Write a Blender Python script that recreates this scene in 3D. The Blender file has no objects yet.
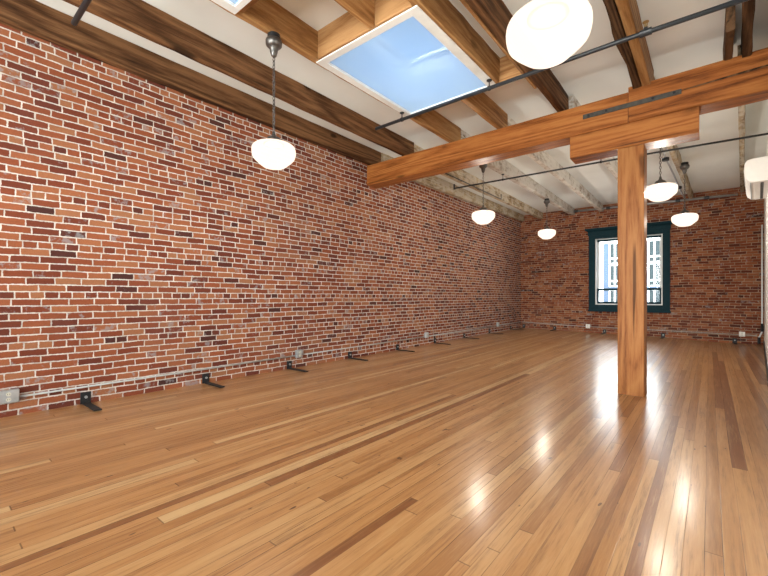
import bpy, bmesh, math, random
from mathutils import Vector, Matrix
random.seed(7)
sc = bpy.context.scene
COL = sc.collection
PI = math.pi

# ------------------------------------------------------------------ node helpers
class NT:
    def __init__(s, tree):
        s.t = tree; s.n = tree.nodes; s.l = tree.links
    def node(s, typ, **kw):
        n = s.n.new(typ)
        for k, v in kw.items(): setattr(n, k, v)
        return n
    def put(s, sock, v):
        if isinstance(v, bpy.types.NodeSocket): s.l.new(v, sock)
        elif v is not None: sock.default_value = v
    def m(s, op, a, b=None, c=None, clamp=False):
        n = s.node('ShaderNodeMath', operation=op, use_clamp=clamp)
        for i, v in enumerate((a, b, c)):
            if v is not None: s.put(n.inputs[i], v)
        return n.outputs[0]
    def ramp(s, fac, stops, interp='LINEAR'):
        n = s.node('ShaderNodeValToRGB'); r = n.color_ramp; r.interpolation = interp
        while len(r.elements) < len(stops): r.elements.new(0.5)
        for e, (p, c) in zip(r.elements, stops):
            e.position = p; e.color = (*c, 1) if len(c) == 3 else c
        s.put(n.inputs[0], fac); return n.outputs[0]
    def mix(s, fac, a, b, mode='MIX'):
        n = s.node('ShaderNodeMix', data_type='RGBA', blend_type=mode)
        s.put(n.inputs[0], fac)
        s.put(n.inputs[6], a if isinstance(a, bpy.types.NodeSocket) else (*a, 1))
        s.put(n.inputs[7], b if isinstance(b, bpy.types.NodeSocket) else (*b, 1))
        return n.outputs[2]
    def comb(s, x, y, z):
        n = s.node('ShaderNodeCombineXYZ')
        for i, v in enumerate((x, y, z)): s.put(n.inputs[i], v)
        return n.outputs[0]
    def noise(s, vec, scale, detail=3, rough=.5, dist=0, out=0):
        n = s.node('ShaderNodeTexNoise'); s.put(n.inputs['Vector'], vec)
        n.inputs['Scale'].default_value = scale; n.inputs['Detail'].default_value = detail
        n.inputs['Roughness'].default_value = rough; n.inputs['Distortion'].default_value = dist
        return n.outputs[out]
    def white(s, vec, out='Value'):
        n = s.node('ShaderNodeTexWhiteNoise', noise_dimensions='3D'); s.put(n.inputs['Vector'], vec)
        return n.outputs[out]
    def sm(s, v, a, b):
        n = s.node('ShaderNodeMapRange', interpolation_type='SMOOTHSTEP')
        s.put(n.inputs[0], v); n.inputs[1].default_value = a; n.inputs[2].default_value = b
        return n.outputs[0]
    def bump(s, h, strength, dist=.01):
        n = s.node('ShaderNodeBump'); n.inputs['Strength'].default_value = strength
        n.inputs['Distance'].default_value = dist; s.put(n.inputs['Height'], h)
        return n.outputs[0]
    def coords(s):
        return s.node('ShaderNodeTexCoord').outputs['Object']
    def xyz(s, v):
        n = s.node('ShaderNodeSeparateXYZ'); s.put(n.inputs[0], v); return n.outputs

def new_mat(name):
    m = bpy.data.materials.new(name); m.use_nodes = True
    nt = NT(m.node_tree); p = nt.n['Principled BSDF']
    return m, nt, p

def plain(name, col, rough=.5, metal=0, var=.12, scale=20, spec=.35):
    m, nt, p = new_mat(name)
    c = nt.coords(); f = nt.noise(c, scale, 4)
    lo = tuple(x*(1-var) for x in col); hi = tuple(min(1, x*(1+var)) for x in col)
    nt.put(p.inputs['Base Color'], nt.ramp(f, [(.3, lo), (.7, hi)]))
    p.inputs['Roughness'].default_value = rough; p.inputs['Metallic'].default_value = metal
    p.inputs['Specular IOR Level'].default_value = spec
    return m

def wood(name, axis, dark, mid, light, rough=.5, ring=1.0, wash=None, wash_amt=0, knots=.5, fine=1.0, var=.25):
    m, nt, p = new_mat(name)
    c = nt.coords(); rnd = nt.node('ShaderNodeObjectInfo').outputs['Random']
    o = nt.m('MULTIPLY', rnd, 37.0)
    add = nt.node('ShaderNodeVectorMath', operation='ADD'); nt.put(add.inputs[0], c); nt.put(add.inputs[1], nt.comb(o, o, o))
    mp = nt.node('ShaderNodeMapping'); nt.put(mp.inputs['Vector'], add.outputs[0])
    s = [1, 1, 1]; s[axis] = .07; mp.inputs['Scale'].default_value = s
    v = mp.outputs[0]
    big = nt.noise(v, 3.0, 3, .5, .6)
    # growth rings seen as long contour lines
    rings = nt.m('FRACT', nt.m('MULTIPLY', nt.noise(v, 2.2*ring, 2, .4, .5), 14.0))
    rings = nt.m('ABSOLUTE', nt.m('SUBTRACT', rings, .5))
    fib = nt.noise(v, 48*fine, 5, .72)
    g = nt.m('ADD', nt.m('MULTIPLY', big, .42), nt.m('ADD', nt.m('MULTIPLY', rings, .40), nt.m('MULTIPLY', fib, .56)))
    col = nt.ramp(g, [(.36, dark), (.52, mid), (.72, light)])
    # knots and drying cracks
    mk = nt.node('ShaderNodeMapping'); nt.put(mk.inputs['Vector'], add.outputs[0])
    sk = [1, 1, 1]; sk[axis] = .45; mk.inputs['Scale'].default_value = sk
    kn = nt.noise(mk.outputs[0], 5.5, 1, .3)
    kf = nt.m('MULTIPLY', nt.sm(kn, .70, .78), knots)
    col = nt.mix(kf, col, tuple(x*.3 for x in dark))
    mc = nt.node('ShaderNodeMapping'); nt.put(mc.inputs['Vector'], add.outputs[0])
    sk = [1, 1, 1]; sk[axis] = .03; mc.inputs['Scale'].default_value = sk
    cr = nt.noise(mc.outputs[0], 14, 2, .5)
    cf = nt.m('MULTIPLY', nt.sm(cr, .68, .74), .75)
    col = nt.mix(cf, col, tuple(x*.25 for x in dark))
    if wash:
        w = nt.noise(c, 2.3, 5, .65); w2 = nt.noise(mk.outputs[0], 16, 4, .7)
        wf = nt.sm(nt.m('ADD', nt.m('MULTIPLY', w, .55), nt.m('MULTIPLY', w2, .45)), .50-.22*wash_amt, .60-.1*wash_amt)
        col = nt.mix(nt.m('MULTIPLY', wf, min(1, .55+.4*wash_amt)), col, wash)
    # piece to piece tone
    hsv = nt.node('ShaderNodeHueSaturation'); nt.put(hsv.inputs['Color'], col)
    nt.put(hsv.inputs['Value'], nt.m('ADD', nt.m('MULTIPLY', rnd, var), 1-var/2))
    nt.put(p.inputs['Base Color'], hsv.outputs[0])
    p.inputs['Roughness'].default_value = rough; p.inputs['Specular IOR Level'].default_value = .12
    hgt = nt.m('SUBTRACT', fib, nt.m('MULTIPLY', cf, 1.2))
    nt.put(p.inputs['Normal'], nt.bump(hgt, .35, .006))
    return m

def brick_mat(name, ui, shift=0.0, tone=1.0, mort=((.40, .36, .32), (.66, .62, .575))):
    m, nt, p = new_mat(name)
    c = nt.coords(); x = nt.xyz(c); u0 = x[ui]; v0 = x[2]
    CH = .0684
    w1 = nt.noise(c, 1.1, 2); w2 = nt.noise(c, 9, 2)
    v = nt.m('ADD', v0, nt.m('ADD', nt.m('MULTIPLY', nt.m('SUBTRACT', w1, .5), .035), nt.m('MULTIPLY', nt.m('SUBTRACT', w2, .5), .010)))
    u = nt.m('ADD', u0, nt.m('MULTIPLY', nt.m('SUBTRACT', nt.noise(c, 14, 1), .5), .012))
    vr = nt.m('DIVIDE', v, CH); row = nt.m('FLOOR', vr)
    hd = nt.m('COMPARE', nt.m('FLOORED_MODULO', row, 7.0), 3.0, .5)
    L = nt.m('SUBTRACT', .213, nt.m('MULTIPLY', hd, .106))
    r1 = nt.white(nt.comb(row, 3.7+shift, 0))
    off = nt.m('ADD', nt.m('MULTIPLY', nt.m('FLOORED_MODULO', row, 2.0), .5), nt.m('MULTIPLY', r1, .34))
    U = nt.m('ADD', nt.m('DIVIDE', u, L), off); colu = nt.m('FLOOR', U)
    fu = nt.m('MULTIPLY', nt.m('FRACT', U), L); fv = nt.m('MULTIPLY', nt.m('FRACT', vr), CH)
    du = nt.m('MINIMUM', fu, nt.m('SUBTRACT', L, fu)); dv = nt.m('MINIMUM', fv, nt.m('SUBTRACT', CH, fv))
    e = nt.m('MINIMUM', du, dv)
    ne = nt.noise(c, 45, 3, .6)
    e = nt.m('ADD', e, nt.m('MULTIPLY', nt.m('SUBTRACT', ne, .5), .013))
    bm_ = nt.sm(e, .0040, .0072)          # 1 on the brick, 0 on the mortar
    idv = nt.comb(row, colu, 1.3+shift)
    r = nt.white(idv)
    t = lambda a: tuple(k*tone for k in a)
    bc = nt.ramp(r, [(0, t((.070, .030, .026))), (.05, t((.13, .038, .026))), (.30, t((.205, .055, .029))), (.58, t((.295, .092, .043))), (.86, t((.35, .133, .063))), (1, t((.335, .148, .076)))])
    patch = nt.noise(c, .9, 3)
    bc = nt.mix(nt.m('MULTIPLY', nt.sm(patch, .5, .72), .35), bc, t((.20, .075, .055)))
    sp = nt.noise(c, 70, 4, .7)
    hs = nt.node('ShaderNodeHueSaturation'); nt.put(hs.inputs['Color'], bc)
    nt.put(hs.inputs['Value'], nt.m('ADD', nt.m('MULTIPLY', sp, .6), .70)); bc = hs.outputs[0]
    # grey-blue smears of old mortar and paint
    sm_ = nt.sm(nt.m('ADD', nt.m('MULTIPLY', nt.noise(c, 13, 4, .65), .7), nt.m('MULTIPLY', nt.white(nt.comb(colu, row, 9.0)), .3)), .635, .72)
    bc = nt.mix(nt.m('MULTIPLY', sm_, .55), bc, (.28, .29, .31))
    mo = nt.ramp(nt.noise(c, 8, 4), [(.3, mort[0]), (.7, mort[1])])
    col = nt.mix(bm_, mo, bc)
    nt.put(p.inputs['Base Color'], col)
    p.inputs['Roughness'].default_value = .85; p.inputs['Specular IOR Level'].default_value = .08
    hgt = nt.m('ADD', nt.m('MULTIPLY', bm_, .8), nt.m('ADD', nt.m('MULTIPLY', sp, .25), nt.m('MULTIPLY', r, .35)))
    nt.put(p.inputs['Normal'], nt.bump(hgt, .55, .008))
    return m

def floor_mat():
    m, nt, p = new_mat('plank_floor')
    c = nt.coords(); x = nt.xyz(c)
    X = nt.m('ADD', x[0], nt.m('MULTIPLY', nt.m('SUBTRACT', nt.noise(c, .35, 1), .5), .03))
    def v1(w, scale, feature='F1', rnd=.7):
        n = nt.node('ShaderNodeTexVoronoi', voronoi_dimensions='1D', feature=feature)
        nt.put(n.inputs['W'], w); n.inputs['Scale'].default_value = scale; n.inputs['Randomness'].default_value = rnd
        return n
    pid = v1(X, 15.0); gap = v1(X, 15.0, 'DISTANCE_TO_EDGE')
    pc = nt.xyz(pid.outputs['Color'])
    q0 = nt.m('DIVIDE', nt.m('FLOOR', nt.m('MULTIPLY', pc[0], 500)), 500.0)
    Yo = nt.m('ADD', nt.m('MULTIPLY', x[1], .22), nt.m('MULTIPLY', q0, 71.0))
    bid = v1(Yo, 1.0, rnd=.9); bgap = v1(Yo, 1.0, 'DISTANCE_TO_EDGE', .9)
    bc = nt.xyz(bid.outputs['Color'])
    q = lambda a, k: nt.m('ADD', nt.m('FLOOR', nt.m('MULTIPLY', a, k)), .5)
    r = nt.white(nt.comb(q(pc[0], 900), q(bc[0], 900), q(pc[1], 50))); r2 = nt.white(nt.comb(q(bc[1], 700), q(pc[2], 700), 4.5))
    # boards towards the right side of the room are redder and browner
    bias = nt.m('MULTIPLY', nt.sm(nt.m('ADD', x[0], nt.m('MULTIPLY', nt.noise(c, .5, 2), 1.2)), -1.2, 1.0), -.16)
    rr = nt.m('ADD', r, bias, clamp=True)
    base = nt.ramp(rr, [(0, (.215, .082, .027)), (.05, (.31, .138, .045)), (.25, (.415, .200, .069)), (.60, (.460, .235, .089)), (.88, (.50, .282, .116)), (1, (.59, .40, .20))])
    # grain along the boards
    mp = nt.node('ShaderNodeMapping'); nt.put(mp.inputs['Vector'], nt.comb(x[0], nt.m('ADD', x[1], nt.m('MULTIPLY', r, 23)), nt.m('MULTIPLY', r2, 9)))
    mp.inputs['Scale'].default_value = (1, .045, 1)
    g1 = nt.noise(mp.outputs[0], 95, 5, .7); g2 = nt.noise(mp.outputs[0], 26, 4, .6, .4)
    g = nt.m('ADD', nt.m('MULTIPLY', g1, .5), nt.m('MULTIPLY', g2, .5))
    col = nt.mix(nt.m('MULTIPLY', nt.sm(g, .47, .68), .72), base, (.15, .058, .018))
    col = nt.mix(nt.m('MULTIPLY', nt.sm(nt.m('SUBTRACT', 1.0, g), .50, .68), .40), col, (.60, .38, .18))
    # small nail marks and knots
    mk = nt.node('ShaderNodeMapping'); nt.put(mk.inputs['Vector'], c); mk.inputs['Scale'].default_value = (1, .3, 1)
    k = nt.sm(nt.noise(mk.outputs[0], 26, 1, .3), .76, .80)
    col = nt.mix(nt.m('MULTIPLY', k, .8), col, (.05, .02, .012))
    # board gaps, not everywhere open
    opn = nt.sm(nt.noise(mk.outputs[0], 2.2, 3, .6), .42, .62)
    gl = nt.m('SUBTRACT', 1.0, nt.sm(gap.outputs['Distance'], .008, .030))
    gl = nt.m('MULTIPLY', gl, nt.m('ADD', nt.m('MULTIPLY', opn, .80), .25))
    ge = nt.m('MULTIPLY', nt.m('SUBTRACT', 1.0, nt.sm(bgap.outputs['Distance'], .0004, .0010)), .55)
    gg = nt.m('MAXIMUM', gl, ge)
    col = nt.mix(gg, col, (.045, .020, .010))
    nt.put(p.inputs['Base Color'], col)
    rg = nt.noise(c, 1.6, 4, .6)
    rough = nt.m('ADD', nt.m('MULTIPLY', rg, .12), nt.m('ADD', nt.m('MULTIPLY', r2, .08), nt.m('ADD', .24, nt.m('MULTIPLY', gg, .3))))
    nt.put(p.inputs['Roughness'], rough)
    p.inputs['Coat Weight'].default_value = .52; p.inputs['Coat Roughness'].default_value = .185
    ms = nt.node('ShaderNodeMapping'); nt.put(ms.inputs['Vector'], c); ms.inputs['Scale'].default_value = (1, .10, 1)
    # every board lies at a slightly different tilt, with a soft dish across its width
    h = nt.m('ADD', nt.m('MULTIPLY', nt.m('MULTIPLY', nt.m('SUBTRACT', r2, .5), x[0]), .0), nt.m('SUBTRACT', nt.m('MULTIPLY', nt.noise(ms.outputs[0], 5.5, 2), .5), nt.m('MULTIPLY', gg, .5)))
    h = nt.m('ADD', h, nt.m('MULTIPLY', g1, .05))
    nt.put(p.inputs['Normal'], nt.bump(h, .2, .01))
    nt.put(p.inputs['Coat Normal'], nt.bump(nt.m('ADD', h, nt.m('MULTIPLY', nt.noise(ms.outputs[0], 7, 2), .35)), .12, .01))
    return m

def glass_mat():
    m = bpy.data.materials.new('clear_glass'); m.use_nodes = True
    nt = NT(m.node_tree); nt.n.clear()
    out = nt.node('ShaderNodeOutputMaterial'); mx = nt.node('ShaderNodeMixShader')
    tr = nt.node('ShaderNodeBsdfTransparent'); gl = nt.node('ShaderNodeBsdfGlossy'); gl.inputs['Roughness'].default_value = .02
    fr = nt.node('ShaderNodeFresnel'); fr.inputs['IOR'].default_value = 1.45
    tr.inputs[0].default_value = (.95, .97, .97, 1)
    bf = nt.node('ShaderNodeNewGeometry').outputs['Backfacing']
    nt.put(mx.inputs[0], nt.m('MULTIPLY', fr.outputs[0], nt.m('SUBTRACT', 1.0, bf))); nt.l.new(tr.outputs[0], mx.inputs[1]); nt.l.new(gl.outputs[0], mx.inputs[2]); nt.l.new(mx.outputs[0], out.inputs[0])
    return m

def diffuser_mat():
    m = bpy.data.materials.new('hazy_skylight_pane'); m.use_nodes = True
    nt = NT(m.node_tree); nt.n.clear()
    out = nt.node('ShaderNodeOutputMaterial'); mx = nt.node('ShaderNodeMixShader'); tr = nt.node('ShaderNodeBsdfTransparent'); tl = nt.node('ShaderNodeBsdfTranslucent')
    tl.inputs[0].default_value = (.80, .89, .98, 1); mx.inputs[0].default_value = .62
    nt.l.new(tr.outputs[0], mx.inputs[1]); nt.l.new(tl.outputs[0], mx.inputs[2]); nt.l.new(mx.outputs[0], out.inputs[0])
    return m
def lamp_glass():
    # thin opal glass: part of the bulb light passes straight through, the rest makes the glass glow
    m = bpy.data.materials.new('opal_glass'); m.use_nodes = True
    nt = NT(m.node_tree); nt.n.clear()
    out = nt.node('ShaderNodeOutputMaterial'); mx = nt.node('ShaderNodeMixShader')
    tr = nt.node('ShaderNodeBsdfTransparent'); tr.inputs[0].default_value = (1, .96, .88, 1)
    em = nt.node('ShaderNodeEmission'); em.inputs[0].default_value = (1.0, .79, .64, 1); em.inputs[1].default_value = GLOBE
    mx.inputs[0].default_value = .62
    nt.l.new(tr.outputs[0], mx.inputs[1]); nt.l.new(em.outputs[0], mx.inputs[2]); nt.l.new(mx.outputs[0], out.inputs[0])
    return m
GLOBE = 1.48
BULB = 86.0
SKYB = 30.0

M = {}
M['brick_l'] = brick_mat('red_brick_long_wall', 1, 0.0, .88)
M['brick_b'] = brick_mat('red_brick_end_wall', 0, 5.0, .80, ((.17, .115, .075), (.44, .35, .25)))
M['floor'] = floor_mat()
M['plaster'] = plain('white_plaster', (.80, .80, .77), .9, var=.04, scale=1.5)
M['ceil'] = plain('painted_ceiling', (.80, .845, .835), .9, var=.05, scale=1.2)
M['oldjoist'] = wood('old_brown_timber', 1, (.022, .010, .005), (.085, .038, .016), (.215, .108, .048), .7, knots=.8, fine=.7)
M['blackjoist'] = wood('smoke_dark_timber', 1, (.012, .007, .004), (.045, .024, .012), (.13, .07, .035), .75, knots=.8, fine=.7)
M['tanjoist'] = wood('honey_timber', 1, (.12, .050, .016), (.29, .140, .050), (.48, .275, .115), .55)
M['tanheader'] = wood('honey_timber_cross', 0, (.13, .052, .018), (.29, .138, .052), (.46, .26, .115), .55)
M['wash'] = wood('whitewashed_timber', 1, (.06, .04, .028), (.24, .185, .13), (.46, .40, .32), .8, wash=(.70, .69, .65), wash_amt=.55, fine=.7)
M['washtan'] = wood('pale_weathered_timber', 1, (.06, .038, .02), (.25, .175, .10), (.47, .37, .23), .8, wash=(.60, .56, .47), wash_amt=.3, fine=.7)
M['beam'] = wood('fir_beam', 0, (.080, .024, .007), (.255, .083, .020), (.38, .150, .042), .42, ring=1.0, knots=.7, var=.08)
M['post'] = wood('fir_post', 2, (.095, .029, .008), (.265, .098, .027), (.37, .160, .052), .45, ring=1.2, knots=.6, var=.05)
M['iron'] = plain('black_iron', (.018, .019, .021), .5, 0, spec=.25)
M['pipe'] = plain('dark_sprinkler_pipe', (.022, .026, .031), .4, 0, spec=.4)
M['rustiron'] = plain('worn_dark_iron', (.045, .042, .036), .55, 0, var=.3)
M['galv'] = plain('galvanised_steel', (.42, .45, .47), .4, .7)
M['zinc'] = plain('dull_zinc', (.40, .41, .40), .6, .2)
M['bronze'] = plain('dull_bronze', (.13, .125, .12), .38, .8)
M['brass'] = plain('brass_fitting', (.42, .30, .14), .35, .8)
M['teal'] = plain('dark_teal_paint', (.010, .034, .046), .6, spec=.08, var=.1)
M['white'] = plain('white_paint', (.80, .84, .84), .5, var=.03)
M['plastic'] = plain('white_plastic', (.80, .79, .76), .35, var=.02)
M['dark'] = plain('dark_plastic', (.03, .03, .03), .5)
M['outlet'] = plain('pale_outlet_face', (.62, .63, .55), .4, var=.03)
M['facade'] = plain('white_facade', (.80, .81, .83), .8, var=.03, scale=1)
M['bluepanel'] = plain('blue_grey_panel', (.050, .075, .115), .9, spec=.02, var=.05)
M['greypane'] = plain('grey_window_pane', (.026, .036, .040), .8, spec=.02, var=.08)
M['asphalt'] = plain('concrete_paving', (.55, .54, .52), .9)
M['glass'] = glass_mat()
M['globe'] = lamp_glass()
M['diffuser'] = diffuser_mat()

# ------------------------------------------------------------------ mesh helpers
class MB:
    def __init__(s): s.bm = bmesh.new()
    def box(s, x0, x1, y0, y1, z0, z1):
        v = [s.bm.verts.new(p) for p in ((x0,y0,z0),(x1,y0,z0),(x1,y1,z0),(x0,y1,z0),(x0,y0,z1),(x1,y0,z1),(x1,y1,z1),(x0,y1,z1))]
        for f in ((0,3,2,1),(4,5,6,7),(0,1,5,4),(1,2,6,5),(2,3,7,6),(3,0,4,7)): s.bm.faces.new([v[i] for i in f])
        return s
    def prism(s, poly, z0, z1):
        a = [s.bm.verts.new((x, y, z0)) for x, y in poly]; b = [s.bm.verts.new((x, y, z1)) for x, y in poly]
        n = len(poly)
        s.bm.faces.new(a[::-1]); s.bm.faces.new(b)
        for i in range(n): s.bm.faces.new((a[i], a[(i+1) % n], b[(i+1) % n], b[i]))
        return s
    def loft(s, rings, close=True):
        R = [[s.bm.verts.new(p) for p in r] for r in rings]; n = len(R[0])
        for a, b in zip(R, R[1:]):
            for i in range(n): s.bm.faces.new((a[i], a[(i+1) % n], b[(i+1) % n], b[i]))
        if close: s.bm.faces.new(R[0][::-1]); s.bm.faces.new(R[-1])
        return s
    def tube(s, pts, r, n=10):
        pts = [Vector(p) for p in pts]; rings = []
        for i, p in enumerate(pts):
            d = (pts[min(i+1, len(pts)-1)] - pts[max(i-1, 0)]).normalized()
            up = Vector((0,0,1)) if abs(d.z) < .9 else Vector((1,0,0))
            a = d.cross(up).normalized(); b = a.cross(d)
            rr = r[i] if isinstance(r, (list, tuple)) else r
            rings.append([p + a*math.cos(2*PI*k/n)*rr + b*math.sin(2*PI*k/n)*rr for k in range(n)])
        return s.loft(rings)
    def lathe(s, prof, c=(0,0,0), n=32):
        c = Vector(c)
        return s.loft([[c + Vector((math.cos(2*PI*k/n)*max(r, 1e-4), math.sin(2*PI*k/n)*max(r, 1e-4), z)) for k in range(n)] for r, z in prof])
    def torus(s, c, R, r, mat, n=10, k=6, stretch=1.0):
        rings = []
        for i in range(n):
            a = 2*PI*i/n
            base = Vector((math.cos(a)*R, 0, math.sin(a)*R*stretch)); out = Vector((math.cos(a), 0, math.sin(a)))
            rings.append([Vector(c) + mat @ (base + out*math.cos(2*PI*j/k)*r + Vector((0,1,0))*math.sin(2*PI*j/k)*r) for j in range(k)])
        V = [[s.bm.verts.new(p) for p in q] for q in rings]
        for i in range(n):
            for j in range(k):
                s.bm.faces.new((V[i][j], V[(i+1) % n][j], V[(i+1) % n][(j+1) % k], V[i][(j+1) % k]))
        return s
    def build(s, name, mat, parent=None, origin=None, smooth=False, bevel=0):
        bmesh.ops.recalc_face_normals(s.bm, faces=s.bm.faces)
        if origin is not None: bmesh.ops.translate(s.bm, verts=s.bm.verts, vec=-Vector(origin))
        me = bpy.data.meshes.new(name); s.bm.to_mesh(me); s.bm.free()
        me.materials.append(mat)
        if smooth:
            for f in me.polygons: f.use_smooth = True
        o = bpy.data.objects.new(name, me); COL.objects.link(o)
        if origin is not None: o.location = origin
        if parent: o.parent = parent
        if bevel:
            b = o.modifiers.new('bevel', 'BEVEL'); b.width = bevel; b.segments = 2; b.limit_method = 'ANGLE'
        return o

def tag(o, label, cat, group=None):
    o['label'] = label; o['category'] = cat
    if group: o['group'] = group
    return o
def empty(name, loc, label, cat, group=None, rz=0):
    o = bpy.data.objects.new(name, None); COL.objects.link(o); o.location = loc; o.rotation_euler.z = rz
    o.empty_display_size = .1
    return tag(o, label, cat, group)
def struct(o): o['kind'] = 'structure'; return o
def copy_tree(o):
    c = o.copy(); COL.objects.link(c)
    def rec(a, b):
        for ch in list(a.children):
            d = ch.copy(); COL.objects.link(d); d.parent = b; rec(ch, d)
    rec(o, c); return c

def timber(name, mat, axis, t0, t1, a0, a1, b0, b1, slope=0.0, jit=.004, step=.22, ch=.008, parent=None, wave=0.0, seed=0, zs=0.0):
    """a sawn timber along axis 0/1/2; a and b are its two cross axes in order; slope shifts a per metre of t"""
    rg = random.Random(seed + int(t0*100) + int(a0*1000) + int(b0*10))
    n = max(2, int((t1-t0)/step)+1); rings = []
    for i in range(n):
        t = t0 + (t1-t0)*i/(n-1)
        base = [(a0+ch,b0),(a1-ch,b0),(a1,b0+ch),(a1,b1-ch),(a1-ch,b1),(a0+ch,b1),(a0,b1-ch),(a0,b0+ch)]
        ring = []
        for k, (a, b) in enumerate(base):
            a += rg.uniform(-jit, jit) + slope*(t-t0); b += rg.uniform(-jit, jit) + zs*(t-t0) if b < (b0+b1)/2 else 0
            if wave and k in (0, 7): a += wave*math.sin(t*5.3)*rg.uniform(.5, 1)
            if axis == 0: ring.append((t, a, b))
            elif axis == 1: ring.append((a, t, b))
            else: ring.append((a, b, t))
        rings.append(ring)
    m = MB().loft(rings)
    o0 = [0,0,0]; o0[axis] = (t0+t1)/2; oth = [i for i in (0,1,2) if i != axis]
    o0[oth[0]] = (a0+a1)/2 + slope*(t1-t0)/2; o0[oth[1]] = b0
    return m.build(name, mat, parent, origin=Vector(o0) if parent is None else None)

# ------------------------------------------------------------------ the setting
XL, YB, YF, ZC, ZB = -4.97, 13.4, -3.6, 3.95, 3.66
def fz(x, y):                       # the old floor rises a little towards the walls
    return .0195*max(0, -.73-x) + .055*max(0, (y-6)/7.4)*min(1, max(0, (.2-x)/1.5)+.3)
def xr(y): return .115 + .069*y     # right wall runs slightly out of square

bm = bmesh.new(); nx, ny = 34, 70; x0, x1, y0, y1 = XL-.1, 1.6, YF-.1, YB+.1
vv = [[bm.verts.new((x0+(x1-x0)*i/nx, y0+(y1-y0)*j/ny, fz(x0+(x1-x0)*i/nx, y0+(y1-y0)*j/ny))) for j in range(ny+1)] for i in range(nx+1)]
for i in range(nx):
    for j in range(ny): bm.faces.new((vv[i][j], vv[i+1][j], vv[i+1][j+1], vv[i][j+1]))
me = bpy.data.meshes.new('floor'); bm.to_mesh(me); bm.free(); me.materials.append(M['floor'])
for f in me.polygons: f.use_smooth = True
fl = bpy.data.objects.new('floor', me); COL.objects.link(fl); struct(fl)

SKA = (-3.14, -1.96, 2.82, 4.39)     # skylight openings x0 x1 y0 y1
SKB = (-3.14, -1.96, .22, 1.83)
c = MB()
ex0, ex1, ey0, ey1 = XL-.3, 1.7, YF-.3, YB+.3
c.box(ex0, SKA[0], ey0, ey1, ZC, ZC+.08).box(SKA[1], ex1, ey0, ey1, ZC, ZC+.08)
for a, b in ((ey0, SKB[2]), (SKB[3], SKA[2]), (SKA[3], ey1)): c.box(SKA[0], SKA[1], a, b, ZC, ZC+.08)
struct(c.build('ceiling', M['ceil']))
struct(MB().box(XL-.3, XL, YF-.3, YB+.3, -.15, ZC+.02).build('wall_left', M['brick_l']))
WX0, WX1, WZ0, WZ1 = -2.68, -1.00, .95, 2.98      # back window opening
w = MB()
w.box(XL-.3, WX0, YB, YB+.3, -.15, ZC+.02).box(WX1, 1.7, YB, YB+.3, -.15, ZC+.02).box(WX0, WX1, YB, YB+.3, -.15, WZ0).box(WX0, WX1, YB, YB+.3, WZ1, ZC+.02)
struct(w.build('wall_back', M['brick_b']))
w = MB().prism([(xr(4.0), 4.0), (1.6, 4.0), (1.6, YB+.3), (xr(YB+.3), YB+.3)], -.15, ZC+.02)
w.box(1.3, 1.6, YF-.3, 4.0, -.15, ZC+.02)
struct(w.build('wall_right', M['plaster']))
bb = MB().prism([(xr(4.02)-.018, 4.02), (xr(4.02), 4.02), (xr(YB-.01), YB-.01), (xr(YB-.01)-.018, YB-.01)], -.02, .11)
struct(bb.build('baseboard_right', M['dark']))
# front wall behind the camera, with three unseen tall windows invented to let daylight in
FW = [(-4.65, -2.95), (-2.70, -1.00), (-.75, .95)]; FZ0, FZ1 = .55, 3.45
w = MB(); xs = [XL-.3] + [v for p in FW for v in p] + [1.6]
for a, b in zip(xs[::2], xs[1::2]): w.box(a, b, YF-.3, YF, -.15, ZC+.02)
for a, b in FW: w.box(a, b, YF-.3, YF, -.15, FZ0).box(a, b, YF-.3, YF, FZ1, ZC+.02)
struct(w.build('wall_front', M['brick_b']))
for i, (a, b) in enumerate(FW):
    f = MB(); t = .06
    f.box(a, a+t, YF-.16, YF-.08, FZ0, FZ1).box(b-t, b, YF-.16, YF-.08, FZ0, FZ1).box(a+t, b-t, YF-.16, YF-.08, FZ0, FZ0+t).box(a+t, b-t, YF-.16, YF-.08, FZ1-t, FZ1)
    f.box(a+t, b-t, YF-.16, YF-.08, 2.0, 2.05)
    wo = struct(f.build('window_%d' % (i+2), M['teal']))  # invented for its light, never in view
    MB().box(a+t, b-t, YF-.125, YF-.12, FZ0+t, FZ1-t).build('pane', M['glass'], wo)

# back window: casing, crown, lining, two sashes, panes
wn = bpy.data.objects.new('window_1', None); COL.objects.link(wn); wn.location = ((WX0+WX1)/2, YB, WZ0); wn['kind'] = 'structure'
def wpart(name, mb, mat, bevel=.004, parent=None):
    o = mb.build(name, mat, None, origin=wn.location, bevel=bevel); o.location = (0,0,0); o.parent = parent or wn
    return o
cs = MB().box(-2.86, WX0, YB-.03, YB, .76, 3.06).box(WX1, -.83, YB-.03, YB, .76, 3.06)
cs.box(WX0, WX1, YB-.03, YB, WZ1-.04, 3.06).box(WX0, WX1, YB-.032, YB, .78, WZ0)
wpart('casing', cs, M['teal'])
cr = MB().box(-2.88, -.81, YB-.045, YB, 3.05, 3.16)
cr.loft([[(x0_, YB-d, z), (x1_, YB-d, z), (x1_, YB, z), (x0_, YB, z)] for x0_, x1_, d, z in ((-2.88,-.81,.045,3.16), (-2.93,-.76,.10,3.20), (-2.95,-.74,.12,3.21), (-2.95,-.74,.12,3.26))])
wpart('crown', cr, M['teal'])
wpart('sill', MB().box(-2.88, -.81, YB-.07, YB, .74, .79), M['teal'])
ln = MB().box(WX0, WX0+.03, YB, YB+.3, WZ0, WZ1).box(WX1-.03, WX1, YB, YB+.3, WZ0, WZ1).box(WX0+.03, WX1-.03, YB, YB+.3, WZ1-.03, WZ1).box(WX0+.03, WX1-.03, YB, YB+.3, WZ0, WZ0+.03)
wpart('jamb_lining', ln, M['white'], 0)
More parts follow.
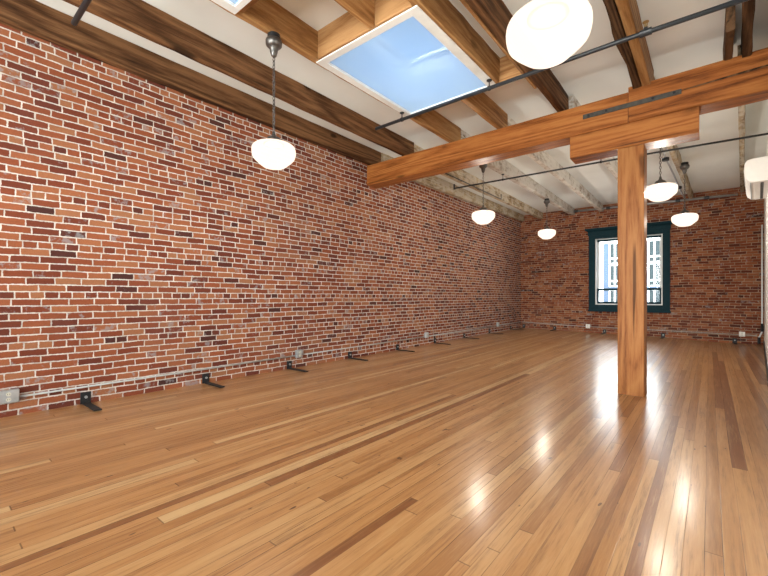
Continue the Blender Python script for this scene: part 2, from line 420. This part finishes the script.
def sash(name, z0, z1, y, t, mat, tb, tt):
    s = MB(); a, b = WX0+.03, WX1-.03
    s.box(a, a+t, y, y+.045, z0, z1).box(b-t, b, y, y+.045, z0, z1).box(a+t, b-t, y, y+.045, z0, z0+tb).box(a+t, b-t, y, y+.045, z1-tt, z1)
    o = wpart(name, s, mat, .003)
    g = MB().box(a+t, b-t, y+.02, y+.025, z0+tb, z1-tt).build('pane', M['glass'], None, origin=wn.location)
    g.location = (0,0,0); g.parent = o
sash('lower_sash', WZ0+.03, 1.44, YB+.10, .045, M['teal'], .06, .07)
sash('upper_sash', 1.37, WZ1-.03, YB+.155, .05, M['white'], .05, .06)
wpart('sash_bar', MB().box(WX0+.03, WX1-.03, YB+.10, YB+.15, WZ1-.12, WZ1-.06), M['teal'], .003)

# building across the street
bd = empty('building', (-3.5, 27, -6), 'white apartment building with blue grey panels seen through the back window', 'building')
def bpart(name, mb, mat, parent=None):
    o = mb.build(name, mat, None, origin=bd.location); o.location = (0,0,0); o.parent = parent or bd; return o
bpart('wall', MB().box(-14, 8, 27, 33, -6, 9), M['facade'])
for k, z in enumerate((-1.07, .12, 1.98-.04, 3.25)):
    pass
rows = [(3.2, 4.35), (1.85, 3.05), (.35, 1.55), (-1.1, .1)]
for x in (-9.0, -6.7, -4.95, -3.0, -1.1, .9):
    bpart('bay_panel', MB().box(x, x+.30, 26.97, 27, -1.2, 4.4), M['bluepanel'])
    for (z0, z1) in rows:
        fx = x+.30
        f = bpart('window', MB().box(fx, fx+.62, 26.93, 27, z0-.05, z1+.05), M['white'])
        bpart('pane', MB().box(fx+.06, fx+.27, 26.915, 26.93, z0+.32, z1), M['greypane'], f)
        bpart('pane', MB().box(fx+.36, fx+.57, 26.915, 26.93, z0+.32, z1), M['greypane'], f)
        bpart('pane', MB().box(fx+.06, fx+.27, 26.915, 26.93, z0, z0+.24), M['greypane'], f)
        bpart('pane', MB().box(fx+.36, fx+.57, 26.915, 26.93, z0, z0+.24), M['greypane'], f)
        bpart('spandrel', MB().box(fx, fx+.62, 26.96, 27, z0-.17, z0-.06), M['bluepanel'])
gr = MB().box(-40, 40, YB+.4, 60, -6.1, -6).build('ground', M['asphalt']); struct(gr)

# ------------------------------------------------------------------ post and beams
YP = 5.54
tag(timber('post', M['post'], 2, 0.0, 2.981, -.866, -.592, YP+.005, YP+.28, jit=.0012, ch=.006), 'orange fir post standing on the plank floor under the cross beam', 'post')
tag(timber('bolster', M['beam'], 0, -1.406, -.087, YP-.005, YP+.285, 2.985, 3.268, jit=.002, ch=.008), 'short wooden bolster block between the post top and the spliced beam', 'bolster')
tag(timber('cross_beam', M['beam'], 0, XL+.005, -.757, YP, YP+.29, 3.27, 3.645, jit=.0025, ch=.01), 'long orange cross beam running from the splice to the brick wall', 'beam')
tag(timber('cross_beam', M['beam'], 0, -.751, xr(5.5)-.005, YP-.004, YP+.286, 3.27, 3.70, jit=.0025, ch=.01), 'taller orange cross beam right of the splice over the post', 'beam')
rb = [o for o in COL.objects if o.get('label', '').startswith('taller orange')][0]
ck = MB().loft([[(x, YP-.006, z-h), (x, YP+.02, z-h), (x, YP+.02, z+h), (x, YP-.006, z+h)] for x, z, h in ((-.24, 3.488, .003), (-.10, 3.497, .007), (.1, 3.503, .008), (.3, 3.510, .010), (.48, 3.516, .008))]).build('crack_shade_strip', M['blackjoist'])  # dark strip on the beam face, stands in for the shade inside a split
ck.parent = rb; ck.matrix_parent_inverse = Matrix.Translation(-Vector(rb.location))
st = empty('iron_strap', (-.745, YP-.004, 3.48), 'black iron strap bolted across the splice of the cross beams', 'strap')
MB().box(-.505, .505, -.012, 0, -.028, .028).build('plate', M['rustiron'], st, bevel=.002)
for bx in (-.44, -.24, .24, .44):
    MB().tube([(bx, -.010, 0), (bx, -.026, 0)], .016, 6).build('bolt', M['iron'], st)

# ------------------------------------------------------------------ joists, near bay (Y < beam) and far bay
G1 = 'brown ceiling joists before the cross beam'; G2 = 'pale ceiling joists beyond the cross beam'
def joist(mat, y0, y1, xa, xb, label, group, z0=ZB, slope=0, wave=0, seed=0, jit=.005, name='ceiling_joist', cat='joist', zs=0):
    return tag(timber(name, M[mat], 1, y0, y1, xa, xb, z0, ZC+.005, slope=slope, wave=wave, seed=seed, jit=jit, zs=zs), label, cat, group)
YN = YF+.02
joist('oldjoist', YN, 5.825, XL+.005, -4.86, 'brown joist lying against the top of the brick wall before the beam', G1, seed=1)
joist('oldjoist', YN, 5.825, -4.18, -4.09, 'dark brown joist between the brick wall and the hanging lamp chain', G1, seed=2)
joist('tanjoist', YN, 5.825, -3.235, -3.15, 'honey joist along the wall-side edge of the skylights', G1, seed=3)
joist('tanjoist', SKB[3]+.075, 2.74, -2.43, -2.36, 'short honey joist between the two skylights', G1, seed=4)
joist('tanjoist', 4.46, 5.825, -2.43, -2.36, 'short joist between the large skylight and the cross beam', G1, seed=5)
joist('tanjoist', YN, 4.385, -1.955, -1.875, 'honey trimmer joist along the inner edge of the large skylight', G1, seed=6)
j5 = empty('ceiling_joist', (-1.54, 1.05, ZB), 'brown joist behind the big near globe with a thin board on its side', 'joist', G1)
jb = timber('timber', M['oldjoist'], 1, YN, 5.825, -1.58, -1.495, ZB, ZC+.005, seed=7); jb.location -= Vector(j5.location); jb.parent = j5
jb = timber('ledger', M['tanjoist'], 1, YN, 4.78, -1.612, -1.583, ZB-.005, ZB+.06, seed=8, jit=.002, ch=.003); jb.location -= Vector(j5.location); jb.parent = j5
joist('blackjoist', YN, 5.825, -.70, -.622, 'dark wavy-edged joist right of the near globe', G1, wave=.015, seed=9)
joist('tanjoist', YN, 5.825, -.612, -.525, 'straight tan joist doubled beside the dark wavy-edged one', G1, seed=10, jit=.002)
joist('blackjoist', 2.2, 5.825, .125, .205, 'dark joist nearest the white side wall before the beam', G1, slope=.04, seed=11)
joist('blackjoist', 4.94, 5.825, .12, .185, 'short dark joist stub doubled beside the rightmost brown joist', G1, z0=ZB+.02, seed=12)
YS = 5.845
joist('washtan', YS, YB-.01, XL+.005, -4.85, 'pale weathered joist lying on the brick wall beyond the beam', G2, seed=21, zs=.012)
joist('washtan', YS, YB-.01, -4.22, -4.12, 'pale weathered joist second from the brick wall beyond the beam', G2, seed=22, slope=-.014, zs=.012)
joist('wash', YS, YB-.01, -3.28, -3.16, 'whitewashed joist carrying the small lamps beyond the beam', G2, seed=23, slope=-.013, zs=.012)
joist('wash', YS, YB-.01, -2.47, -2.37, 'patchy whitewashed joist midway between corner lamp and post', G2, seed=24, slope=-.012, zs=.012)
joist('wash', YS, YB-.01, -1.52, -1.43, 'whitewashed joist showing just left of the post', G2, seed=25, slope=-.008, zs=.012)
joist('washtan', YS, YB-.01, -.615, -.54, 'joist with conduit above the lamp right of the post', G2, slope=.028, seed=26, zs=.014)
joist('washtan', YS, YB-.01, .24, .31, 'knotty narrow joist nearest the wall unit beyond the beam', G2, slope=.048, seed=27, zs=.02)
# headers framing the skylights
G3 = 'skylight headers'
for y, xa, xb, lab in ((SKA[2]-.075, -3.145, -1.96, 'honey header board on the near edge of the large skylight'),
                       (SKA[3]+.005, -3.145, -1.585, 'honey header board on the far edge of the large skylight'),
                       (SKB[3]+.005, -3.145, -1.96, 'honey header board on the far edge of the small cut-off skylight'),
                       (SKB[2]-.075, -3.145, -1.96, 'honey header board on the hidden edge of the cut-off skylight')):
    if 'hidden' in lab: continue
    tag(timber('skylight_header', M['tanheader'], 0, xa, xb, y, y+.068, ZB+.002, ZC+.005, jit=.002), lab, 'header', G3)

# ------------------------------------------------------------------ skylights
def skylight(S, label, bar):
    x0, x1, y0, y1 = S
    r = empty('skylight', ((x0+x1)/2, (y0+y1)/2, ZB), label, 'skylight', 'skylights')
    cx, cy = (x0+x1)/2, (y0+y1)/2
    a, b = (x1-x0)/2-.004, (y1-y0)/2-.004
    f = MB(); z0, z1 = -.018, -.004
    A0, A1, B0_, B1_ = -a-.062, a+.052, -b-.058, b+.018          # outer edge, lapping over the timber
    I0, I1, J0, J1 = -a+.025, a-.045, -b+.022, b-.036             # inner edge
    f.box(A0, I0, B0_, B1_, z0, z1).box(I1, A1, B0_, B1_, z0, z1).box(I0, I1, B0_, J0, z0, z1).box(I0, I1, J1, B1_, z0, z1)
    f.build('trim_frame', M['white'], r, bevel=.003)
    s = MB(); i = .03; z0, z1 = -.003, .62
    s.box(-a, -a+i, -b, b, z0, z1).box(a-i, a, -b, b, z0, z1).box(-a+i, a-i, -b, -b+i, z0, z1).box(-a+i, a-i, b-i, b, z0, z1)
    s.build('shaft', M['white'], r)
    MB().box(-a+.032, a-.032, -b+.032, b-.032, .003, .009).build('diffuser_pane', M['diffuser'], r)
    g = MB(); t = .07
    g.box(-a, -a+t, -b, b, z1, z1+.05).box(a-t, a, -b, b, z1, z1+.05).box(-a+t, a-t, -b, -b+t, z1, z1+.05).box(-a+t, a-t, b-t, b, z1, z1+.05)
    tf = g.build('curb_frame', M['white'], r)
    MB().box(-a+t, a-t, -b+t, b-t, z1+.02, z1+.03).build('pane', M['glass'], tf)
    if bar:
        o = MB(); X0, X1, Y, Z = -2.73-cx, -2.51-cx, b-.065, .60
        o.tube([(X0, Y, Z), (X1, Y, Z+.01)], .010, 8).box(X1-.02, X1+.0, Y-.01, Y+.03, Z-.05, Z+.01)
        o.build('latch', M['iron'], r)
    return r
skylight(SKA, 'large open skylight in a white frame showing blue sky beside the headers', True)
skylight(SKB, 'skylight cut off by the top edge above the long chain lamp', False)

# ------------------------------------------------------------------ pendant lamps
def pendant(label, drop, D=.415):
    r = empty('pendant_lamp', (0,0,0), label, 'lamp', 'opal globe pendant lamps')
    R = D/2
    MB().lathe([(.001,0), (.058,0), (.058,-.05), (.001,-.05)], n=20).build('mounting_block', M['iron'], r)
    MB().lathe([(.001,-.05), (.072,-.05), (.077,-.062), (.074,-.10), (.055,-.12), (.040,-.128), (.034,-.165), (.024,-.20), (.010,-.215), (.001,-.215)], n=24).build('canopy', M['bronze'], r, smooth=True)
    zg = -drop                      # globe centre
    ztop = zg + .50*R
    ch = MB(); z = -.21; k = 0; end = ztop+.085
    while z > end:
        ch.torus((0,0,z-.02), .0115, .0042, Matrix.Rotation(PI/2*(k % 2)+.3, 3, 'Z'), n=8, k=5, stretch=2.0); z -= .037; k += 1
    ch.build('chain', M['bronze'], r, smooth=True)
    MB().lathe([(.001, end+.03), (.014, end+.03), (.018, end+.0), (.036, end-.018), (.062, end-.03), (.072, ztop+.03), (.092, ztop+.012), (.095, ztop-.004), (.001, ztop-.004)], n=24).build('fitter', M['bronze'], r, smooth=True)
    prof = [(0,.50), (.40,.50), (.60,.487), (.76,.46), (.88,.415), (.955,.35), (.99,.27), (1,.18), (.997,.08), (.98,-.03), (.955,-.12), (.93,-.165), (.86,-.24), (.74,-.35), (.62,-.455), (.54,-.52), (.47,-.56), (.36,-.595), (.2,-.62), (.0,-.63)]
    MB().lathe([(a*R, zg+b*R) for a, b in prof], n=48).build('globe', M['globe'], r, smooth=True)
    return r
LAMPS = [((-3.185, 2.235, ZB), 1.135, .405, 'long chain globe lamp hanging near the brick wall before the beam'),
         ((-.60, 1.97, ZB), 1.225, .385, 'huge nearest globe lamp cut by the top edge'),
         ((-3.19, 6.74, ZB), 1.02, .415, 'globe lamp just beyond the beam in front of the long brick wall'),
         ((-3.235, 10.55, ZB+.05), .905, .43, 'small globe lamp hanging in the back corner'),
         ((-.55, 7.0, ZB), .955, .415, 'globe lamp hanging immediately right of the post'),
         ((-.36, 9.4, ZB+.06), 1.075, .415, 'farthest globe lamp above the right side of the back window')]
for p, d, D, lab in LAMPS:
    o = pendant(lab, d, D); o.location = p
    bl = bpy.data.lights.new('bulb', 'POINT'); bl.energy = BULB; bl.color = (1, .96, .91); bl.shadow_soft_size = .055
    bo = bpy.data.objects.new('bulb', bl); COL.objects.link(bo); bo.parent = o; bo.location = (0, 0, -d+.01)

# ------------------------------------------------------------------ sprinkler pipes
def pipe(label, pts, r, hangers, heads=(), stub=None):
    o = empty('sprinkler_pipe', pts[0], label, 'pipe', 'sprinkler pipes'); P0 = Vector(pts[0])
    L = [Vector(p)-P0 for p in pts]
    MB().tube(L, r, 12).build('pipe_run', M['pipe'], o, smooth=True)
    def on(x):
        for a, b in zip(L, L[1:]):
            lo, hi = sorted((a.x, b.x))
            if lo-1e-6 <= x-P0.x <= hi+1e-6: return a.lerp(b, (x-P0.x-a.x)/(b.x-a.x))
        return L[0]
    for x, zt in hangers:
        q = on(x); h = MB().tube([q, (q.x, q.y, zt-P0.z)], .007, 8)
        h.lathe([(.001, 0), (.03, 0), (.03, -.008), (.012, -.02), (.001, -.02)], (q.x, q.y, zt-P0.z), 12)
        h.tube([q+Vector((-.012,0,0)), q+Vector((.012,0,0))], r+.006, 12)
        h.build('hanger', M['pipe'], o)
    for x in heads:
        q = on(x); t = MB().tube([q+Vector((-.045,0,0)), q+Vector((.045,0,0))], r+.010, 12).tube([q, q+Vector((0,0,.045))], r*.8, 10)
        te = t.build('tee', M['pipe'], o, smooth=False)
        s = MB().lathe([(.001,.045), (.013,.045), (.013,.06), (.008,.062), (.006,.085), (.016,.088), (.026,.092), (.026,.095), (.001,.097)], q, 14)
        s.tube([q+Vector((-.012,0,.06)), q+Vector((-.014,0,.09))], .003, 6).tube([q+Vector((.012,0,.06)), q+Vector((.014,0,.09))], .003, 6)
        s.build('sprinkler_head', M['brass'], o)
    if stub:
        MB().tube([L[0]+Vector((0,0,-.025)), L[0]+Vector((0,0,stub))], r*1.1, 12).build('elbow', M['pipe'], o)
    return o
ZPz = 3.55
pipe('dark sprinkler pipe crossing under the large skylight before the beam', [(-3.63,4.24,ZPz), (-.62,4.225,ZPz), (xr(4.27)-.003,4.26,ZPz)], .021, [(-3.17, ZB-.0185), (-1.93, ZB-.0185)], [-.44])
pipe('thin sprinkler pipe beyond the beam running past the wall unit', [(-4.30,7.65,ZPz), (-1.24,7.80,ZPz), (xr(7.98)-.003,7.98,ZPz)], .016, [(-3.22, ZB), (-1.47, ZB)], stub=.09)
pipe('black sprinkler pipe end at the top left corner by the skylight', [(-4.25,.945,ZPz), (1.29,.90,ZPz)], .022, [(-3.17, ZB-.0185)])
mp = empty('sprinkler_pipe', (-3.25,13.2,3.825), 'grey main pipe running under the ceiling along the back brick wall', 'pipe', 'sprinkler pipes')
MB().tube([(0,0,0), (3.80,0,-.095)], .028, 12).build('pipe_run', M['galv'], mp, smooth=True)
for x in (.08, .95, 2.6, 3.2):
    MB().tube([(x-.05,0,-.025*x), (x+.05,0,-.025*x)], .042, 12).build('coupling', M['pipe'], mp, smooth=False)

# ------------------------------------------------------------------ conduits and outlets
def conduit(label, pts, r, mat='galv', gaps=(), ax=1):
    """gaps: positions along axis ax where the run enters a box"""
    o = empty('conduit', pts[0], label, 'conduit'); P0 = Vector(pts[0])
    if not gaps:
        MB().tube([Vector(p)-P0 for p in pts], r, 8).build('tube', M[mat], o, smooth=True); return o
    def on(t):
        for a, b in zip(pts, pts[1:]):
            if min(a[ax], b[ax])-1e-6 <= t <= max(a[ax], b[ax])+1e-6:
                return Vector(a).lerp(Vector(b), (t-a[ax])/(b[ax]-a[ax]))
    ends = [pts[0][ax]] + [v for g in gaps for v in (g-.062, g+.062)] + [pts[-1][ax]]
    for t0, t1 in zip(ends[::2], ends[1::2]):
        mid = [Vector(p) for p in pts if t0+.01 < p[ax] < t1-.01]
        MB().tube([p-P0 for p in [on(t0)]+mid+[on(t1)]], r, 8).build('tube', M[mat], o, smooth=True)
    return o
conduit('thin grey conduit along the foot of the long brick wall', [(XL+.018,.70,.255), (XL+.018,7.5,.29), (XL+.018,YB-.04,.33)], .0095, 'zinc', (3.93, 7.53, 11.45))
conduit('thin conduit along the foot of the back brick wall', [(-4.93,YB-.018,.33), (-2.9,YB-.018,.27), (.60,YB-.018,.235), (.90,YB-.018,.225)], .010, 'zinc', (-2.88, .635), 0)
cd = conduit('white upright conduit in the back corner beside the white wall', [(1.0,YB-.02,2.95), (1.0,YB-.02,.36), (.99,YB-.02,.30), (.93,YB-.02,.14)], .016, 'white')
MB().tube([(0,0,-2.42), (0,0,-2.62)], .026, 8).build('coupling', M['iron'], cd)
MB().tube([(-.055,-.01,-2.76), (-.055,-.01,-2.92)], .030, 8).build('foot_fitting', M['iron'], cd)
conduit('slender conduit on the underside of the second pale joist', [(-4.06,5.9,ZB-.012), (-4.06,9.6,ZB-.012), (-4.06,9.6,ZB+.12)], .011, 'pipe')
cj = conduit('galvanised conduit with junction boxes beside the joist over the right lamps', [(-.685,5.9,ZB+.01), (-.50,12.6,ZB+.06), (-.485,13.1,ZB+.07)], .016)
for t in (.42, .80):
    MB().lathe([(.001,-.05), (.055,-.05), (.055,.0), (.03,.01), (.001,.01)], (.185*t, 6.7*t, .05*t-.01), 14).build('junction_box', M['iron'], cj)

def outlet(loc, rz, label, w=.115, h=.12, mat='galv'):
    o = empty('outlet_box', loc, label, 'outlet', 'outlet boxes', rz)          # faces local -Y
    MB().box(-w/2, w/2, -.05, 0, -h/2, h/2).build('box', M[mat], o, bevel=.006)
    pl = MB().box(-w/2+.006, w/2-.006, -.054, -.05, -h/2+.006, h/2-.006).build('cover_plate', M[mat], o, bevel=.001)
    for s in (-1, 1):
        fr = MB().lathe([(.001,0), (.018,0), (.018,.004), (.001,.004)], n=14)
        for v in fr.bm.verts: v.co = Vector((v.co.x, -.054-v.co.z, v.co.y + s*.024))
        rc = fr.build('receptacle', M['outlet'], o)
        MB().box(-.009, -.006, -.0595, -.058, s*.024-.005, s*.024+.006).box(.006, .009, -.0595, -.058, s*.024-.005, s*.024+.006).build('slots', M['dark'], rc)
    return o
outlet((XL, .615, .272), PI/2, 'grey outlet box at the left end of the long wall conduit', .15)
outlet((XL, 3.93, .296), PI/2, 'outlet box low on the long brick wall above a bracket below the long chain lamp')
outlet((XL, 7.53, .319), PI/2, 'outlet box midway along the long brick wall near the far brackets')
outlet((XL, 11.45, .347), PI/2, 'outlet box on the long brick wall close to the back corner')
outlet((-2.88, YB, .285), 0, 'outlet box on the back brick wall below the left window casing', mat='plastic')
outlet((.635, YB, .25), 0, 'outlet box on the back brick wall towards the white side wall', mat='plastic')

# ------------------------------------------------------------------ wall anchor brackets
def make_bracket():
    r = empty('anchor_bracket', (0,0,0), '', 'bracket', 'black steel wall anchors')    # wall behind at local +Y, bar towards -Y
    MB().box(-.045, .045, -.012, 0, -.005, .115).build('plate', M['iron'], r, bevel=.002)
    MB().box(-.032, .032, -.42, -.012, -.002, .010).build('foot_bar', M['iron'], r, bevel=.002)
    MB().tube([(0,-.012,.065), (0,-.03,.065)], .014, 6).build('bolt', M['galv'], r)
    return r
B0 = make_bracket(); first = True
LB = [(1.20, 'black anchor bracket nearest the left end of the long wall'),
      (2.46, 'black anchor bracket second from the left end of the long wall'),
      (3.76, 'black anchor bracket below the outlet box under the long chain lamp'),
      (5.08, 'fourth black anchor bracket along the long brick wall'),
      (6.48, 'fifth black anchor bracket along the long wall before the middle outlet'),
      (7.92, 'black anchor bracket just past the middle outlet of the long wall'),
      (9.36, 'black anchor bracket third from the back corner on the long wall'),
      (10.9, 'black anchor bracket before the last outlet of the long wall'),
      (12.5, 'black anchor bracket at the back corner end of the long wall')]
BB = [(-4.86, 'anchor bracket in the back corner on the end wall'),
      (-3.86, 'anchor bracket on the end wall between corner and window'),
      (-2.43, 'anchor bracket below the back window left of the post'),
      (-.99, 'anchor bracket on the end wall just right of the post'),
      (.50, 'anchor bracket on the end wall beneath the right outlet')]
for y, lab in LB:
    o = B0 if first else copy_tree(B0); first = False
    o.location = (XL, y, fz(XL, y)+.004); o.rotation_euler.z = PI/2; o['label'] = lab
    o.rotation_euler.y = 0.0195
for x, lab in BB:
    o = copy_tree(B0); o.location = (x, YB, fz(x, YB-.2)+.006); o.rotation_euler = (0,0,0); o['label'] = lab

# ------------------------------------------------------------------ wall air conditioner
yaw = math.atan(.069)
ac = empty('air_conditioner', (xr(8.0), 8.0, 2.88), 'white rounded air conditioner high on the side wall beyond the beam', 'air conditioner', rz=-yaw)
# local: X towards the wall (wall at 0), Y along the wall
prof = [(0,0), (-.14,0), (-.20,.012), (-.245,.05), (-.262,.10), (-.268,.2), (-.26,.30), (-.235,.345), (-.19,.36), (0,.36)]
Lg = 1.48
MB().loft([[(x*s, y, .18+(z-.18)*s2) for x, z in prof] for y, s, s2 in ((0,.94,.95), (.015,.99,.99), (.03,1,1), (Lg-.03,1,1), (Lg-.015,.99,.99), (Lg,.94,.95))]).build('body', M['plastic'], ac, smooth=False, bevel=.006)
MB().box(-.085, -.050, .08, Lg-.08, -.006, .004).build('air_outlet', M['dark'], ac)
MB().box(-.20, -.19, .06, Lg-.06, .0, .008).build('louvre_gap', M['galv'], ac)

# ------------------------------------------------------------------ light
wd = bpy.data.worlds.new('sky'); sc.world = wd; wd.use_nodes = True
nt = NT(wd.node_tree); bg = nt.n['Background']
tc = nt.node('ShaderNodeTexCoord'); g = tc.outputs['Generated']; d = nt.xyz(g)
cl = nt.noise(g, 2.6, 5, .6)
zen = nt.mix(nt.sm(cl, .42, .70), (.46, .70, 1.10), (.70, .86, 1.12))
# sky behind the camera, raised far brighter to fill the room through the invented windows
br = nt.m('MULTIPLY', nt.sm(nt.m('MULTIPLY', d[1], -1.0), .15, .8), 1.0)
lowf = nt.m('MULTIPLY', nt.sm(d[2], -.02, .08), nt.m('SUBTRACT', 1.0, nt.sm(d[2], .14, .36)))
hz = nt.mix(br, (0,0,0), (SKYB, SKYB*.985, SKYB*.95))
hz = nt.mix(lowf, (0,0,0), hz)
sky = nt.mix(1.0, zen, hz, 'ADD')
lit = nt.mix(br, (.40, .40, .40), (SKYB*.7, SKYB*.68, SKYB*.64))     # unseen ground there, made to glow so the ceiling gets light
grd = nt.mix(nt.sm(d[2], -.06, .0), lit, sky)
nt.put(bg.inputs['Color'], grd); bg.inputs['Strength'].default_value = 1.0
def portal(loc, rot, sx, sy):
    l = bpy.data.lights.new('daylight_portal', 'AREA'); l.shape = 'RECTANGLE'; l.size = sx; l.size_y = sy; l.cycles.is_portal = True
    o = bpy.data.objects.new('daylight_portal', l); COL.objects.link(o); o.location = loc; o.rotation_euler = rot
for a, b in FW: portal(((a+b)/2, YF-.05, (FZ0+FZ1)/2), (PI/2, 0, 0), b-a, FZ1-FZ0)
portal(((WX0+WX1)/2, YB+.25, (WZ0+WZ1)/2), (-PI/2, 0, 0), WX1-WX0, WZ1-WZ0)
for S in (SKA, SKB): portal(((S[0]+S[1])/2, (S[2]+S[3])/2, ZB+.60), (0,0,0), S[1]-S[0]-.1, S[3]-S[2]-.1)

# ------------------------------------------------------------------ camera
cam = bpy.data.cameras.new('camera'); co = bpy.data.objects.new('camera', cam); COL.objects.link(co)
co.location = (0, 0, 1.18); co.rotation_euler = (PI/2, 0, math.radians(39.4))
cam.sensor_width = 36; cam.lens = 396/768*36; cam.shift_y = 9/768; cam.clip_start = .02
sc.camera = co
vs = sc.view_settings; vs.view_transform = 'Standard'; vs.look = 'None'; vs.gamma = 1; vs.use_curve_mapping = False
vs.exposure = 0.32
try: sc.cycles.use_denoising = True
except Exception: pass
sc.cycles.max_bounces = 10; sc.cycles.diffuse_bounces = 6; sc.cycles.sample_clamp_indirect = 8
